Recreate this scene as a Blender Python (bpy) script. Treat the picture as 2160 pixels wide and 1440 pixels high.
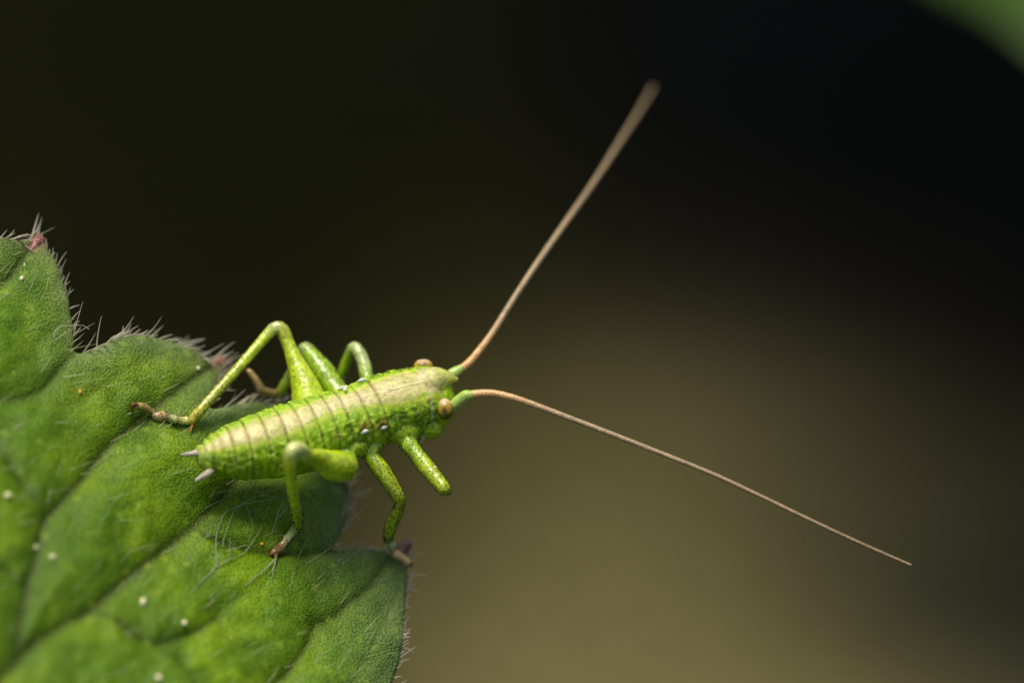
import bpy, bmesh, math, random
import numpy as np
from mathutils import Vector, Matrix, kdtree
from mathutils.geometry import delaunay_2d_cdt

random.seed(7)
rng = np.random.default_rng(7)
scene = bpy.context.scene
for o in list(bpy.data.objects):
    bpy.data.objects.remove(o, do_unlink=True)

# ------------------------------------------------------------------ camera, sky, sun, exposure
# macro scene: 1 Blender unit = 1 millimetre
scene.unit_settings.system = 'METRIC'
scene.unit_settings.scale_length = 0.001
scene.unit_settings.length_unit = 'MILLIMETERS'
D = 60.0                       # distance to the plane of focus, mm
PX = 120.0                     # photograph pixels per mm in the plane of focus
PITCH = math.radians(40)
FOCUS = Vector((0, 0, 62))     # the plane of focus, 62 mm above the soil
fwd = Vector((0, math.cos(PITCH), -math.sin(PITCH)))
cup = Vector((0, math.sin(PITCH), math.cos(PITCH)))
crt = Vector((1, 0, 0))
CAM = FOCUS - fwd * D
cam_d = bpy.data.cameras.new('camera')
cam = bpy.data.objects.new('camera', cam_d)
scene.collection.objects.link(cam)
cam.matrix_world = Matrix((( crt.x, cup.x, -fwd.x, CAM.x), (crt.y, cup.y, -fwd.y, CAM.y),
                           (crt.z, cup.z, -fwd.z, CAM.z), (0, 0, 0, 1)))
cam_d.sensor_width = 36
cam_d.lens = 36 * D / (2160 / PX)
cam_d.clip_start = 1.0
cam_d.clip_end = 20000
cam_d.dof.use_dof = True
cam_d.dof.focus_distance = D
APERTURE = 2.9                 # entrance pupil diameter, mm
cam_d.dof.aperture_fstop = cam_d.lens * 1e-3 / APERTURE
cam_d.dof.aperture_blades = 0
scene.camera = cam

def c2w_dir(v):
    return crt * v[0] + cup * v[1] - fwd * v[2]
SUN = c2w_dir((-0.14, 0.86, 0.44)).normalized()      # towards the sun: nearly overhead
world = bpy.data.worlds.new('World'); scene.world = world; world.use_nodes = True
wn = world.node_tree
bg = wn.nodes['Background']
sky = wn.nodes.new('ShaderNodeTexSky'); sky.sky_type = 'NISHITA'; sky.sun_disc = False
sky.sun_elevation = math.asin(SUN.z)
sky.sun_rotation = math.atan2(SUN.x, SUN.y)
sky.air_density = 1.0; sky.dust_density = 4.0; sky.ozone_density = 0.6
wn.links.new(sky.outputs[0], bg.inputs[0]); bg.inputs[1].default_value = 0.095
sun_d = bpy.data.lights.new('sun', 'SUN'); sun = bpy.data.objects.new('sun', sun_d)
scene.collection.objects.link(sun)
sun_d.energy = 2.9; sun_d.angle = math.radians(24); sun_d.color = (1.0, 0.93, 0.78)
sun.rotation_euler = (-SUN).to_track_quat('-Z', 'Y').to_euler()
sun.location = (0, 0, 400)
vs = scene.view_settings
vs.view_transform = 'Standard'; vs.look = 'None'; vs.gamma = 1; vs.exposure = 0.25
vs.use_curve_mapping = False
scene.render.engine = 'CYCLES'
scene.cycles.use_denoising = True
scene.cycles.max_bounces = 10
scene.cycles.transparent_max_bounces = 16

# ------------------------------------------------------------------ helpers
def cs(px, py, z):
    """photograph pixel + distance (mm) in front of the plane of focus -> camera-space mm"""
    px = np.asarray(px, float); py = np.asarray(py, float); z = np.asarray(z, float)
    f = (D - z) / D
    return np.stack([(px - 1080) / PX * f, -(py - 720) / PX * f, z + 0 * px], -1)
ROT = np.array([[crt.x, cup.x, -fwd.x], [crt.y, cup.y, -fwd.y], [crt.z, cup.z, -fwd.z]])
def wld(c):
    return np.asarray(c) @ ROT.T + np.array(FOCUS)
def W(px, py, z):
    return wld(cs(px, py, z))

_lat = rng.random((32, 32, 32))
def noise(p, scale=1.0):
    p = np.asarray(p, float) * scale
    if p.shape[-1] == 2:
        p = np.concatenate([p, np.zeros(p.shape[:-1] + (1,))], -1)
    i = np.floor(p).astype(int); f = p - i; f = f * f * (3 - 2 * f)
    out = 0
    for a in (0, 1):
        for b in (0, 1):
            for c in (0, 1):
                w = (f[..., 0] if a else 1 - f[..., 0]) * (f[..., 1] if b else 1 - f[..., 1]) * (f[..., 2] if c else 1 - f[..., 2])
                out = out + w * _lat[(i[..., 0] + a) % 32, (i[..., 1] + b) % 32, (i[..., 2] + c) % 32]
    return out
def smooth(a, b, x):
    t = np.clip((np.asarray(x, float) - a) / (b - a), 0, 1)
    return t * t * (3 - 2 * t)
def lerp(a, b, t):
    t = np.asarray(t)[..., None]
    return np.asarray(a) * (1 - t) + np.asarray(b) * t
def catmull(P, n):
    P = np.asarray(P, float)
    Q = np.vstack([2 * P[0] - P[1], P, 2 * P[-1] - P[-2]])
    seg = np.linalg.norm(np.diff(P[:, :2], axis=0), axis=1)
    cum = np.concatenate([[0], np.cumsum(np.maximum(seg, 1e-6))]); cum /= cum[-1]
    t = np.linspace(0, 1, n)
    k = np.clip(np.searchsorted(cum, t, side='right') - 1, 0, len(P) - 2)
    u = ((t - cum[k]) / (cum[k + 1] - cum[k]))[:, None]
    a, b, c, d = Q[k], Q[k + 1], Q[k + 2], Q[k + 3]
    return 0.5 * (2 * b + (c - a) * u + (2 * a - 5 * b + 4 * c - d) * u ** 2 + (3 * b - a - 3 * c + d) * u ** 3)

def make_obj(name, verts, faces, mat, parent=None, col=None, smooth_shade=True, attrs=None):
    me = bpy.data.meshes.new(name)
    verts = np.asarray(verts, float)
    base = Vector((0, 0, 0))
    if parent is not None:
        base = parent.matrix_world.translation.copy()
    me.from_pydata((verts - np.array(base)).tolist(), [], faces if isinstance(faces, list) else faces.tolist())
    if col is not None:
        a = me.color_attributes.new('Col', 'FLOAT_COLOR', 'POINT')
        c4 = np.full((len(verts), 4), 0.3); c4[:, :np.shape(col)[1]] = col
        a.data.foreach_set('color', c4.ravel())
    for k, v in (attrs or {}).items():
        a = me.attributes.new(k, 'FLOAT', 'POINT'); a.data.foreach_set('value', np.asarray(v, float))
    if smooth_shade:
        me.polygons.foreach_set('use_smooth', [True] * len(me.polygons))
    me.materials.append(mat)
    o = bpy.data.objects.new(name, me); scene.collection.objects.link(o)
    if parent is not None:
        o.parent = parent
    return o
def put_origin(o, at):
    """move a top-level mesh's origin to a base point without moving the mesh"""
    at = Vector(at); o.data.transform(Matrix.Translation(-at)); o.matrix_world = Matrix.Translation(at)
def empty(name, at):
    o = bpy.data.objects.new(name, None); scene.collection.objects.link(o)
    o.empty_display_size = 0.5; o.location = at; o.matrix_world = Matrix.Translation(Vector(at))
    return o
def tag(o, label, cat, group=None):
    o['label'] = label; o['category'] = cat
    if group: o['group'] = group
    return o

class Buf:
    """collects vertices / faces / colours of one mesh"""
    def __init__(s): s.v, s.f, s.c, s.n = [], [], [], 0
    def add(s, v, f, c=None):
        s.v.append(np.asarray(v)); s.f += [tuple(int(i) + s.n for i in q) for q in f]
        s.c.append(np.broadcast_to(np.asarray(c if c is not None else (1, 1, 1), float), (len(v), 3))); s.n += len(v)
    def get(s): return np.vstack(s.v), s.f, np.vstack(s.c)

def tube_geo(path, rad, nang=10, up=(0.2, 0.9, 0.4), flat=1.0, cap=True):
    """path Nx3 (any space), rad N -> rings; returns verts, faces, ring index, angle"""
    path = np.asarray(path, float); rad = np.asarray(rad, float)
    if cap:   # round both ends
        t0 = path[0] - path[1]; t0 /= np.linalg.norm(t0); t1 = path[-1] - path[-2]; t1 /= np.linalg.norm(t1)
        a = np.radians([80, 55, 28])
        pre = [path[0] + t0 * rad[0] * math.sin(x) for x in a]; prr = [rad[0] * math.cos(x) for x in a]
        post = [path[-1] + t1 * rad[-1] * math.sin(x) for x in a[::-1]]; por = [rad[-1] * math.cos(x) for x in a[::-1]]
        path = np.vstack([pre, path, post]); rad = np.concatenate([prr, rad, por])
    n = len(path)
    T = np.gradient(path, axis=0); T /= np.linalg.norm(T, axis=1)[:, None] + 1e-12
    u = np.asarray(up, float)
    B = np.cross(T, u); B /= np.linalg.norm(B, axis=1)[:, None] + 1e-9
    U = np.cross(B, T)
    th = np.linspace(0, 2 * np.pi, nang, endpoint=False)
    ring = U[:, None, :] * np.cos(th)[None, :, None] + B[:, None, :] * (np.sin(th)[None, :, None] * flat)
    v = path[:, None, :] + ring * rad[:, None, None]
    idx = np.arange(n * nang).reshape(n, nang)
    a = idx[:-1]; b = np.roll(idx, -1, 1)[:-1]; c = np.roll(idx, -1, 1)[1:]; d = idx[1:]
    f = np.stack([a, b, c, d], -1).reshape(-1, 4).tolist()
    f.append(tuple(idx[0][::-1].tolist())); f.append(tuple(idx[-1].tolist()))
    return v.reshape(-1, 3), f, np.repeat(np.arange(n), nang), np.tile(th, n)

def new_mat(name):
    m = bpy.data.materials.new(name); m.use_nodes = True
    nt = m.node_tree; return m, nt, nt.nodes['Principled BSDF'], nt.nodes['Material Output']
def N(nt, kind, **kw):
    n = nt.nodes.new(kind)
    for k, v in kw.items():
        if k in n.inputs: n.inputs[k].default_value = v
        else: setattr(n, k, v)
    return n
def ramp(nt, fac, stops):
    r = nt.nodes.new('ShaderNodeValToRGB'); e = r.color_ramp.elements
    while len(e) < len(stops): e.new(0.5)
    for q, (p, c) in zip(e, stops): q.position = p; q.color = (*c, 1)
    nt.links.new(fac, r.inputs[0]); return r
def mixc(nt, fac, a, b, mode='MIX'):
    m = nt.nodes.new('ShaderNodeMix'); m.data_type = 'RGBA'; m.blend_type = mode
    for s, x in ((0, fac), (6, a), (7, b)):
        if hasattr(x, 'is_linked'): nt.links.new(x, m.inputs[s])
        else: m.inputs[s].default_value = x if s == 0 else (*x, 1)
    return m.outputs[2]

# ------------------------------------------------------------------ materials
def mat_soil():
    m, nt, p, out = new_mat('soil'); L = nt.links.new
    tc = N(nt, 'ShaderNodeTexCoord')
    n1 = N(nt, 'ShaderNodeTexNoise', Scale=0.035, Detail=4.0); L(tc.outputs['Object'], n1.inputs['Vector'])
    n2 = N(nt, 'ShaderNodeTexNoise', Scale=0.8, Detail=6.0); L(tc.outputs['Object'], n2.inputs['Vector'])
    at = N(nt, 'ShaderNodeAttribute', attribute_name='Col')
    r2 = ramp(nt, n2.outputs['Fac'], [(0.3, (0.6, 0.6, 0.6)), (0.75, (1.3, 1.3, 1.3))])
    c = mixc(nt, 1.0, at.outputs['Color'], r2.outputs['Color'], 'MULTIPLY')
    L(c, p.inputs['Base Color']); p.inputs['Roughness'].default_value = 0.95
    p.inputs['Specular IOR Level'].default_value = 0.15
    b = N(nt, 'ShaderNodeBump', Strength=0.6, Distance=1.0); L(n2.outputs['Fac'], b.inputs['Height']); L(b.outputs[0], p.inputs['Normal'])
    return m

def mat_leaf():
    m, nt, p, out = new_mat('hairy_leaf'); L = nt.links.new
    tc = N(nt, 'ShaderNodeTexCoord')
    at = N(nt, 'ShaderNodeAttribute', attribute_name='Col')
    vor = N(nt, 'ShaderNodeTexVoronoi', Scale=22.0); L(tc.outputs['Object'], vor.inputs['Vector'])
    vor.inputs['Randomness'].default_value = 0.9
    nz = N(nt, 'ShaderNodeTexNoise', Scale=1.6, Detail=5.0, Roughness=0.6); L(tc.outputs['Object'], nz.inputs['Vector'])
    nf = N(nt, 'ShaderNodeTexNoise', Scale=9.0, Detail=3.0); L(tc.outputs['Object'], nf.inputs['Vector'])
    r1 = ramp(nt, nz.outputs['Fac'], [(0.3, (0.78, 0.82, 0.8)), (0.7, (1.2, 1.13, 1.1))])
    c = mixc(nt, 1.0, at.outputs['Color'], r1.outputs['Color'], 'MULTIPLY')
    # cell walls a little darker than the cell tops
    rc = ramp(nt, vor.outputs['Distance'], [(0.15, (1.3, 1.26, 1.2)), (0.75, (0.5, 0.56, 0.5))])
    c = mixc(nt, 0.75, c, rc.outputs['Color'], 'MULTIPLY')
    # pale sunken glands
    vg = N(nt, 'ShaderNodeTexVoronoi', Scale=2.7); L(tc.outputs['Object'], vg.inputs['Vector'])
    rg = ramp(nt, vg.outputs['Distance'], [(0.15, (1, 1, 1)), (0.24, (0, 0, 0))])
    sp = N(nt, 'ShaderNodeSeparateColor'); L(rg.outputs['Color'], sp.inputs[0])
    mg = N(nt, 'ShaderNodeMath', operation='MULTIPLY'); L(sp.outputs[0], mg.inputs[0]); mg.inputs[1].default_value = 0.32
    c = mixc(nt, mg.outputs[0], c, (0.34, 0.46, 0.03))
    L(c, p.inputs['Base Color'])
    p.inputs['Roughness'].default_value = 0.46
    p.inputs['Specular IOR Level'].default_value = 0.32
    b1 = N(nt, 'ShaderNodeBump', Strength=0.65, Distance=0.03); b1.invert = True
    L(vor.outputs['Distance'], b1.inputs['Height'])
    b2 = N(nt, 'ShaderNodeBump', Strength=0.3, Distance=0.04); L(nf.outputs['Fac'], b2.inputs['Height']); L(b1.outputs[0], b2.inputs['Normal'])
    L(b2.outputs[0], p.inputs['Normal'])
    tr = N(nt, 'ShaderNodeBsdfTranslucent'); L(mixc(nt, 1.0, c, (1.3, 1.35, 0.5), 'MULTIPLY'), tr.inputs['Color']); L(b2.outputs[0], tr.inputs['Normal'])
    mx = N(nt, 'ShaderNodeMixShader'); mx.inputs[0].default_value = 0.22
    L(p.outputs[0], mx.inputs[1]); L(tr.outputs[0], mx.inputs[2]); L(mx.outputs[0], out.inputs['Surface'])
    return m

def mat_skin(name, sss=0.55, rough=0.42, bump=0.3, grain=26.0, coat=0.55):
    m, nt, p, out = new_mat(name); L = nt.links.new
    tc = N(nt, 'ShaderNodeTexCoord')
    at = N(nt, 'ShaderNodeAttribute', attribute_name='Col')
    nz = N(nt, 'ShaderNodeTexNoise', Scale=grain * 0.5, Detail=4.0, Roughness=0.65); L(tc.outputs['Object'], nz.inputs['Vector'])
    r1 = ramp(nt, nz.outputs['Fac'], [(0.3, (0.72, 0.74, 0.7)), (0.7, (1.2, 1.18, 1.15))])
    c = mixc(nt, 1.0, at.outputs['Color'], r1.outputs['Color'], 'MULTIPLY')
    L(c, p.inputs['Base Color'])
    p.inputs['Subsurface Weight'].default_value = sss
    p.inputs['Subsurface Radius'].default_value = (0.34, 0.36, 0.06)
    p.inputs['Subsurface Scale'].default_value = 0.7
    p.inputs['Roughness'].default_value = rough
    p.inputs['Specular IOR Level'].default_value = 0.5
    L(at.outputs['Alpha'], p.inputs['Coat Weight']); p.inputs['Coat Roughness'].default_value = 0.24
    v = N(nt, 'ShaderNodeTexVoronoi', Scale=grain); L(tc.outputs['Object'], v.inputs['Vector'])
    b1 = N(nt, 'ShaderNodeBump', Strength=bump, Distance=0.02); b1.invert = True; L(v.outputs['Distance'], b1.inputs['Height'])
    b2 = N(nt, 'ShaderNodeBump', Strength=bump, Distance=0.03); L(nz.outputs['Fac'], b2.inputs['Height']); L(b1.outputs[0], b2.inputs['Normal'])
    L(b2.outputs[0], p.inputs['Normal'])
    return m

def mat_hair(name, col, trans=0.3, clear=0.25, rough=0.4):
    m, nt, p, out = new_mat(name); L = nt.links.new
    tc = N(nt, 'ShaderNodeTexCoord')
    nz = N(nt, 'ShaderNodeTexNoise', Scale=3.0, Detail=2.0); L(tc.outputs['Object'], nz.inputs['Vector'])
    r = ramp(nt, nz.outputs['Fac'], [(0.3, tuple(x * 0.7 for x in col)), (0.7, tuple(min(1, x * 1.15) for x in col))])
    L(r.outputs[0], p.inputs['Base Color']); p.inputs['Roughness'].default_value = rough
    t = N(nt, 'ShaderNodeBsdfTranslucent'); L(r.outputs[0], t.inputs['Color'])
    m1 = N(nt, 'ShaderNodeMixShader'); m1.inputs[0].default_value = trans; L(p.outputs[0], m1.inputs[1]); L(t.outputs[0], m1.inputs[2])
    q = N(nt, 'ShaderNodeBsdfTransparent')
    m2 = N(nt, 'ShaderNodeMixShader'); m2.inputs[0].default_value = clear; L(m1.outputs[0], m2.inputs[1]); L(q.outputs[0], m2.inputs[2])
    L(m2.outputs[0], out.inputs['Surface'])
    return m

def mat_plain(name, col, rough=0.5, sss=0.0, nscale=8.0, var=0.3):
    m, nt, p, out = new_mat(name); L = nt.links.new
    tc = N(nt, 'ShaderNodeTexCoord')
    nz = N(nt, 'ShaderNodeTexNoise', Scale=nscale, Detail=4.0); L(tc.outputs['Object'], nz.inputs['Vector'])
    r = ramp(nt, nz.outputs['Fac'], [(0.3, tuple(x * (1 - var) for x in col)), (0.7, tuple(min(1, x * (1 + var)) for x in col))])
    L(r.outputs[0], p.inputs['Base Color']); p.inputs['Roughness'].default_value = rough
    if sss:
        p.inputs['Subsurface Weight'].default_value = sss
        p.inputs['Subsurface Radius'].default_value = (0.2, 0.15, 0.08); p.inputs['Subsurface Scale'].default_value = 0.4
    b = N(nt, 'ShaderNodeBump', Strength=0.3, Distance=0.02); L(nz.outputs['Fac'], b.inputs['Height']); L(b.outputs[0], p.inputs['Normal'])
    return m

def mat_broad(name, col):
    m, nt, p, out = new_mat(name); L = nt.links.new
    tc = N(nt, 'ShaderNodeTexCoord')
    nz = N(nt, 'ShaderNodeTexNoise', Scale=0.25, Detail=4.0); L(tc.outputs['Object'], nz.inputs['Vector'])
    r = ramp(nt, nz.outputs['Fac'], [(0.3, tuple(x * 0.75 for x in col)), (0.7, tuple(x * 1.2 for x in col))])
    L(r.outputs[0], p.inputs['Base Color']); p.inputs['Roughness'].default_value = 0.5
    t = N(nt, 'ShaderNodeBsdfTranslucent'); L(r.outputs[0], t.inputs['Color'])
    m1 = N(nt, 'ShaderNodeMixShader'); m1.inputs[0].default_value = 0.2; L(p.outputs[0], m1.inputs[1]); L(t.outputs[0], m1.inputs[2])
    L(m1.outputs[0], out.inputs['Surface'])
    return m

M_soil, M_leaf = mat_soil(), mat_leaf()
M_skin = mat_skin('insect_skin')
M_ant = mat_skin('antenna_skin', sss=0.1, rough=0.45, bump=0.3, grain=30)
M_eye = mat_skin('eye_surface', sss=0.0, rough=0.25, bump=0.25, grain=45)
M_hair = mat_hair('leaf_hair', (0.72, 0.68, 0.54), 0.45, 0.2)
M_shair = mat_hair('fine_hair', (0.62, 0.66, 0.36), 0.35, 0.5)
M_fibre = mat_hair('fibre', (0.52, 0.54, 0.38), 0.3, 0.45)
M_bristle = mat_plain('dark_bristle', (0.02, 0.018, 0.008), 0.5)
M_claw = mat_plain('claw_horn', (0.16, 0.07, 0.02), 0.35, 0.1)
M_cercus = mat_plain('cercus_skin', (0.42, 0.38, 0.28), 0.45, 0.2)
M_tip = mat_plain('red_tooth_tip', (0.26, 0.10, 0.075), 0.42, 0.2, 11.0, 0.6)
M_pollen = mat_plain('pale_pollen', (0.80, 0.74, 0.42), 0.5, 0.3)
M_opollen = mat_plain('orange_pollen', (0.75, 0.40, 0.03), 0.5, 0.3)
M_stem = mat_plain('green_stem', (0.10, 0.17, 0.03), 0.5, 0.0, 0.5)
M_broad = mat_broad('broad_leaf_green', (0.07, 0.15, 0.012))

# ------------------------------------------------------------------ the ground
def build_ground():
    xs = np.concatenate([[-4000, -1500, -700, -400], np.arange(-240, 241, 4.0), [400, 700, 1500, 4000]])
    ys = np.concatenate([[-4000, -1500, -600, -300], np.arange(-100, 361, 4.0), [500, 800, 1600, 4000, 9000]])
    X, Y = np.meshgrid(xs, ys)
    p2 = np.stack([X, Y], -1)
    near = np.exp(-((X / 260) ** 2 + ((Y - 100) / 260) ** 2))
    Z = near * (5.0 * (noise(p2, 0.03) - 0.5) + 2.5 * (noise(p2 + 50, 0.11) - 0.5))
    shade_soil = np.array((0.010, 0.008, 0.0035)); glow_soil = np.array((0.142, 0.125, 0.050)); olive_soil = np.array((0.044, 0.038, 0.0035))
    # tan glow in front, shade behind, olive to the left, painted into the soil
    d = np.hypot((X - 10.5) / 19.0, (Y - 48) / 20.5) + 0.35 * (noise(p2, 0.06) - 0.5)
    k_glow = 1 - smooth(0.25, 1.7, d)
    k_olive = smooth(14, -10, X + 10 * (noise(p2 + 9, 0.05) - 0.5))
    C = lerp(np.broadcast_to(shade_soil, X.shape + (3,)), olive_soil, k_olive)
    C = lerp(C, glow_soil, k_glow)
    n, mm = X.shape
    idx = np.arange(n * mm).reshape(n, mm)
    f = np.stack([idx[:-1, :-1], idx[:-1, 1:], idx[1:, 1:], idx[1:, :-1]], -1).reshape(-1, 4)
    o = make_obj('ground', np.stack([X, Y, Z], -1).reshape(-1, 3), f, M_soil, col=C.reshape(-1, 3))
    o['kind'] = 'structure'; o['label'] = 'dark blurred soil with a painted tan glow'
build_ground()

# ------------------------------------------------------------------ broad leaf behind, and added leaves out of view
def broad_leaf(base, mid, tip, width, label, arch=4.0, root=None, curl=0.18):
    """ovate blade from base to tip (world mm) on a petiole that reaches the soil"""
    base, mid, tip = Vector(base), Vector(mid), Vector(tip)
    root = Vector(root) if root else Vector((base.x + 6, base.y + 14, -2))
    t = empty('broad_leaf', root)
    n, k = 40, 13
    vs_, fs = [], []
    for i in range(n):
        u = i / (n - 1)
        c = base * (1 - u) ** 2 + mid * 2 * u * (1 - u) + tip * u * u
        tg = ((mid - base) * 2 * (1 - u) + (tip - mid) * 2 * u).normalized()
        side = tg.cross(Vector((0, 0, 1))).normalized(); up = side.cross(tg)
        w = width * (math.sin(math.pi * min(1, u ** 0.75 * 0.985 + 0.012)) ** 0.8) * (1 + 0.05 * math.sin(u * 47)) + 0.05
        for j in range(k):
            s = j / (k - 1) * 2 - 1
            vs_.append(c + side * (s * w) + up * (curl * w * abs(s) ** 1.5 + 0.12 * math.sin(u * 26 + abs(s) * 4) * abs(s)))
    for i in range(n - 1):
        for j in range(k - 1):
            a = i * k + j; fs.append((a, a + 1, a + k + 1, a + k))
    b = make_obj('blade', np.array([list(v) for v in vs_]), fs, M_broad, t)
    so = b.modifiers.new('thickness', 'SOLIDIFY'); so.thickness = 0.3
    path = catmull(np.array([list(root), list(root.lerp(base, 0.55) + Vector((0, 0, 8))), list(base), list(base.lerp(mid, 0.5) - Vector((0, 0, 0.7)))]), 24)
    v, f, _, _ = tube_geo(path, np.linspace(1.3, 0.6, 24), 8, up=(0.3, 0.5, 0.1))
    make_obj('petiole', v, f, M_stem, t)
    tag(t, label, 'leaf', None)
    return t

# the blurred one whose edge crosses the upper right corner
def Wv(px, py, z): return Vector(W(px, py, z).tolist())
broad_leaf(Wv(3600, 700, -68), Wv(2140, -322, -68), Wv(1100, -800, -70), 10.0, 'blurred green broad leaf hanging over the dark soil behind', root=(78, 52, -2))
# added leaves, out of view, placed only to shade the soil behind
broad_leaf((52, 140, 38), (34, 100, 52), (16, 60, 40), 24, 'added unseen leaf shading the dark soil, held low', root=(60, 165, -2))
broad_leaf((-44, 150, 44), (-26, 100, 54), (-16, 58, 42), 22, 'added unseen leaf shading the olive soil', root=(-60, 180, -2))
broad_leaf((8, 170, 50), (6, 130, 62), (2, 84, 50), 22, 'added unseen leaf between the two others, shading the soil', root=(10, 185, -2))

# ------------------------------------------------------------------ the toothed leaf
def leaf_q(px, py): return (px - 100) * 0.73 - (py - 600) * 0.68
SL = 0.9
def leaf_base(px, py):
    q = leaf_q(np.asarray(px, float), np.asarray(py, float))
    q = np.where(q > -700, q, -700 - 600 * (1 - np.exp(np.minimum(q + 700, 0) / 600)))
    return -q / PX * SL
LN = np.array([0.73 * SL, 0.68 * SL, 1.0]); LN /= np.linalg.norm(LN)      # leaf normal, camera space

OUT = [(-850, 950), (-720, 760), (-640, 560), (-540, 640), (-420, 660), (-330, 520), (-262, 420), (-200, 480), (-150, 520), (-100, 515), (-45, 496), (0, 488), (40, 489), (68, 487), (84, 478), (99, 482),
       (108, 496), (119, 517), (131, 545), (142, 575), (152, 605), (160, 640), (166, 675), (169, 705), (172, 723), (186, 729), (206, 722), (235, 709),
       (270, 699), (305, 696), (340, 698), (375, 705), (410, 717), (440, 733), (462, 740), (480, 737), (491, 748), (485, 768), (476, 792), (466, 816),
       (458, 836), (457, 848), (475, 847), (520, 839), (570, 834), (610, 837), (650, 850), (690, 880), (720, 920), (745, 970), (758, 1005), (761, 1022),
       (752, 1047), (745, 1076), (735, 1106), (724, 1130), (719, 1143), (740, 1146), (780, 1146), (815, 1147), (845, 1144), (867, 1139), (876, 1152),
       (876, 1176), (874, 1206), (872, 1250), (868, 1300), (860, 1350), (850, 1400), (838, 1440), (815, 1500), (795, 1555), (830, 1570), (905, 1585),
       (885, 1680), (810, 1790), (710, 1870), (770, 1915), (660, 2050), (480, 2140), (300, 2200), (100, 2260), (-200, 2290), (-420, 2240), (-700, 2050),
       (-900, 1800), (-1000, 1500), (-980, 1200)]
_o = np.array(OUT + OUT[:1], float)
def dense(P, step):
    P = np.asarray(P, float); L = np.linalg.norm(np.diff(P, axis=0), axis=1).sum()
    return catmull(P, max(8, int(L / step)))
outline = dense(_o, 4.5)[:-1]
outline = outline + 2.2 * np.stack([noise(outline, 0.06) - 0.5, noise(outline + 77, 0.06) - 0.5], -1)
VEINS = [  # (polyline, depth mm, width px)
    ([(-700, 2000), (-450, 1770), (-200, 1570), (0, 1428), (71, 1357), (142, 1306), (201, 1275), (283, 1205), (331, 1167), (401, 1112), (470, 1048), (530, 985), (620, 960), (700, 985), (752, 1018)], 0.25, 50),
    ([(40, 1380), (66, 1232), (90, 1147), (105, 1088), (189, 992), (236, 931), (300, 878), (395, 803), (478, 746)], 0.22, 42),
    ([(-300, 700), (-60, 880), (12, 955), (47, 1007), (101, 1066)], 0.13, 24),
    ([(-200, 1150), (0, 1192), (31, 1200), (64, 1234)], 0.14, 22),
    ([(201, 1275), (240, 1296), (295, 1334), (340, 1352), (410, 1330), (460, 1300)], 0.14, 22),
    ([(340, 1352), (400, 1420), (440, 1500)], 0.08, 20),
    ([(415, 1105), (450, 1130), (520, 1152), (620, 1160), (716, 1148)], 0.16, 22),
    ([(480, 1500), (560, 1462), (602, 1424), (630, 1388), (656, 1348), (672, 1313), (708, 1296), (743, 1264), (791, 1224), (821, 1180), (868, 1146)], 0.15, 30),
    ([(700, 1500), (743, 1440), (786, 1357), (826, 1284), (850, 1230)], 0.07, 16),
    ([(-300, 740), (-120, 680), (0, 597), (25, 577), (57, 533), (92, 484)], 0.16, 28),
    ([(-300, 900), (-100, 860), (0, 840), (47, 834), (94, 815), (118, 788), (160, 738), (172, 726)], 0.13, 26),
    ([(60, 834), (150, 850), (230, 800), (300, 760), (360, 735)], 0.05, 18),
    ([(189, 992), (260, 1010), (330, 1000), (380, 970)], 0.05, 18),
    ([(283, 1205), (240, 1120), (250, 1080), (300, 1050)], 0.06, 18),
    ([(560, 1462), (500, 1380), (470, 1290), (560, 1230)], 0.05, 18),
    ([(300, 878), (380, 900), (430, 930)], 0.05, 16),
]
kd_out = kdtree.KDTree(len(outline))
for i, p in enumerate(outline): kd_out.insert((p[0], p[1], 0), i)
kd_out.balance()
kd_v = []
for P, dep, wid in VEINS:
    dp = dense(P, 2.5)
    k = kdtree.KDTree(len(dp))
    for i, p in enumerate(dp): k.insert((p[0], p[1], 0), i)
    k.balance(); kd_v.append((k, dep, wid))
def leaf_fields(P):
    """pixel points -> relief along the normal (mm), vein nearness 0..1, distance to edge (px)"""
    P = np.asarray(P, float)
    e = np.array([kd_out.find((p[0], p[1], 0))[2] for p in P])
    g = np.zeros(len(P)); vn = np.zeros(len(P))
    for k, dep, wid in kd_v:
        d = np.array([k.find((p[0], p[1], 0))[2] for p in P])
        d = np.sqrt(d * d + 3.0) - 1.732
        g = np.maximum(g, dep * np.exp(-d / wid)) if dep > 0.1 else g + 0.5 * dep * np.exp(-d / wid)
        vn = np.maximum(vn, np.exp(-(d / (0.13 * wid + 2.5)) ** 2) * min(1, dep / 0.2))
    h = -g - 0.16 * np.exp(-e / 30.0)
    h = h + 0.10 * (noise(P, 1 / 75.0) - 0.5) + 0.05 * (noise(P + 31, 1 / 28.0) - 0.5)
    return h, vn, e
def leaf_cs(P, lift=0.0):
    P = np.asarray(P, float).reshape(-1, 2)
    h, vn, e = leaf_fields(P)
    return cs(P[:, 0], P[:, 1], leaf_base(P[:, 0], P[:, 1])) + LN * (h + lift)[:, None]
def leaf_z(px, py, lift=0.0):
    """distance in front of the focus plane of the leaf's top surface at a pixel"""
    return float(leaf_base(px, py)) + float(leaf_fields([(px, py)])[0][0]) / LN[2] + lift

def inside(pts, poly):
    x, y = pts[:, 0], pts[:, 1]; c = np.zeros(len(pts), bool)
    x0, y0 = poly[:, 0], poly[:, 1]; x1, y1 = np.roll(x0, -1), np.roll(y0, -1)
    for a, b, cx, cy in zip(x0, y0, x1, y1):
        m = (b > y) != (cy > y)
        if m.any():
            c[m] ^= x[m] < (cx - a) * (y[m] - b) / (cy - b + 1e-12) + a
    return c

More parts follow.
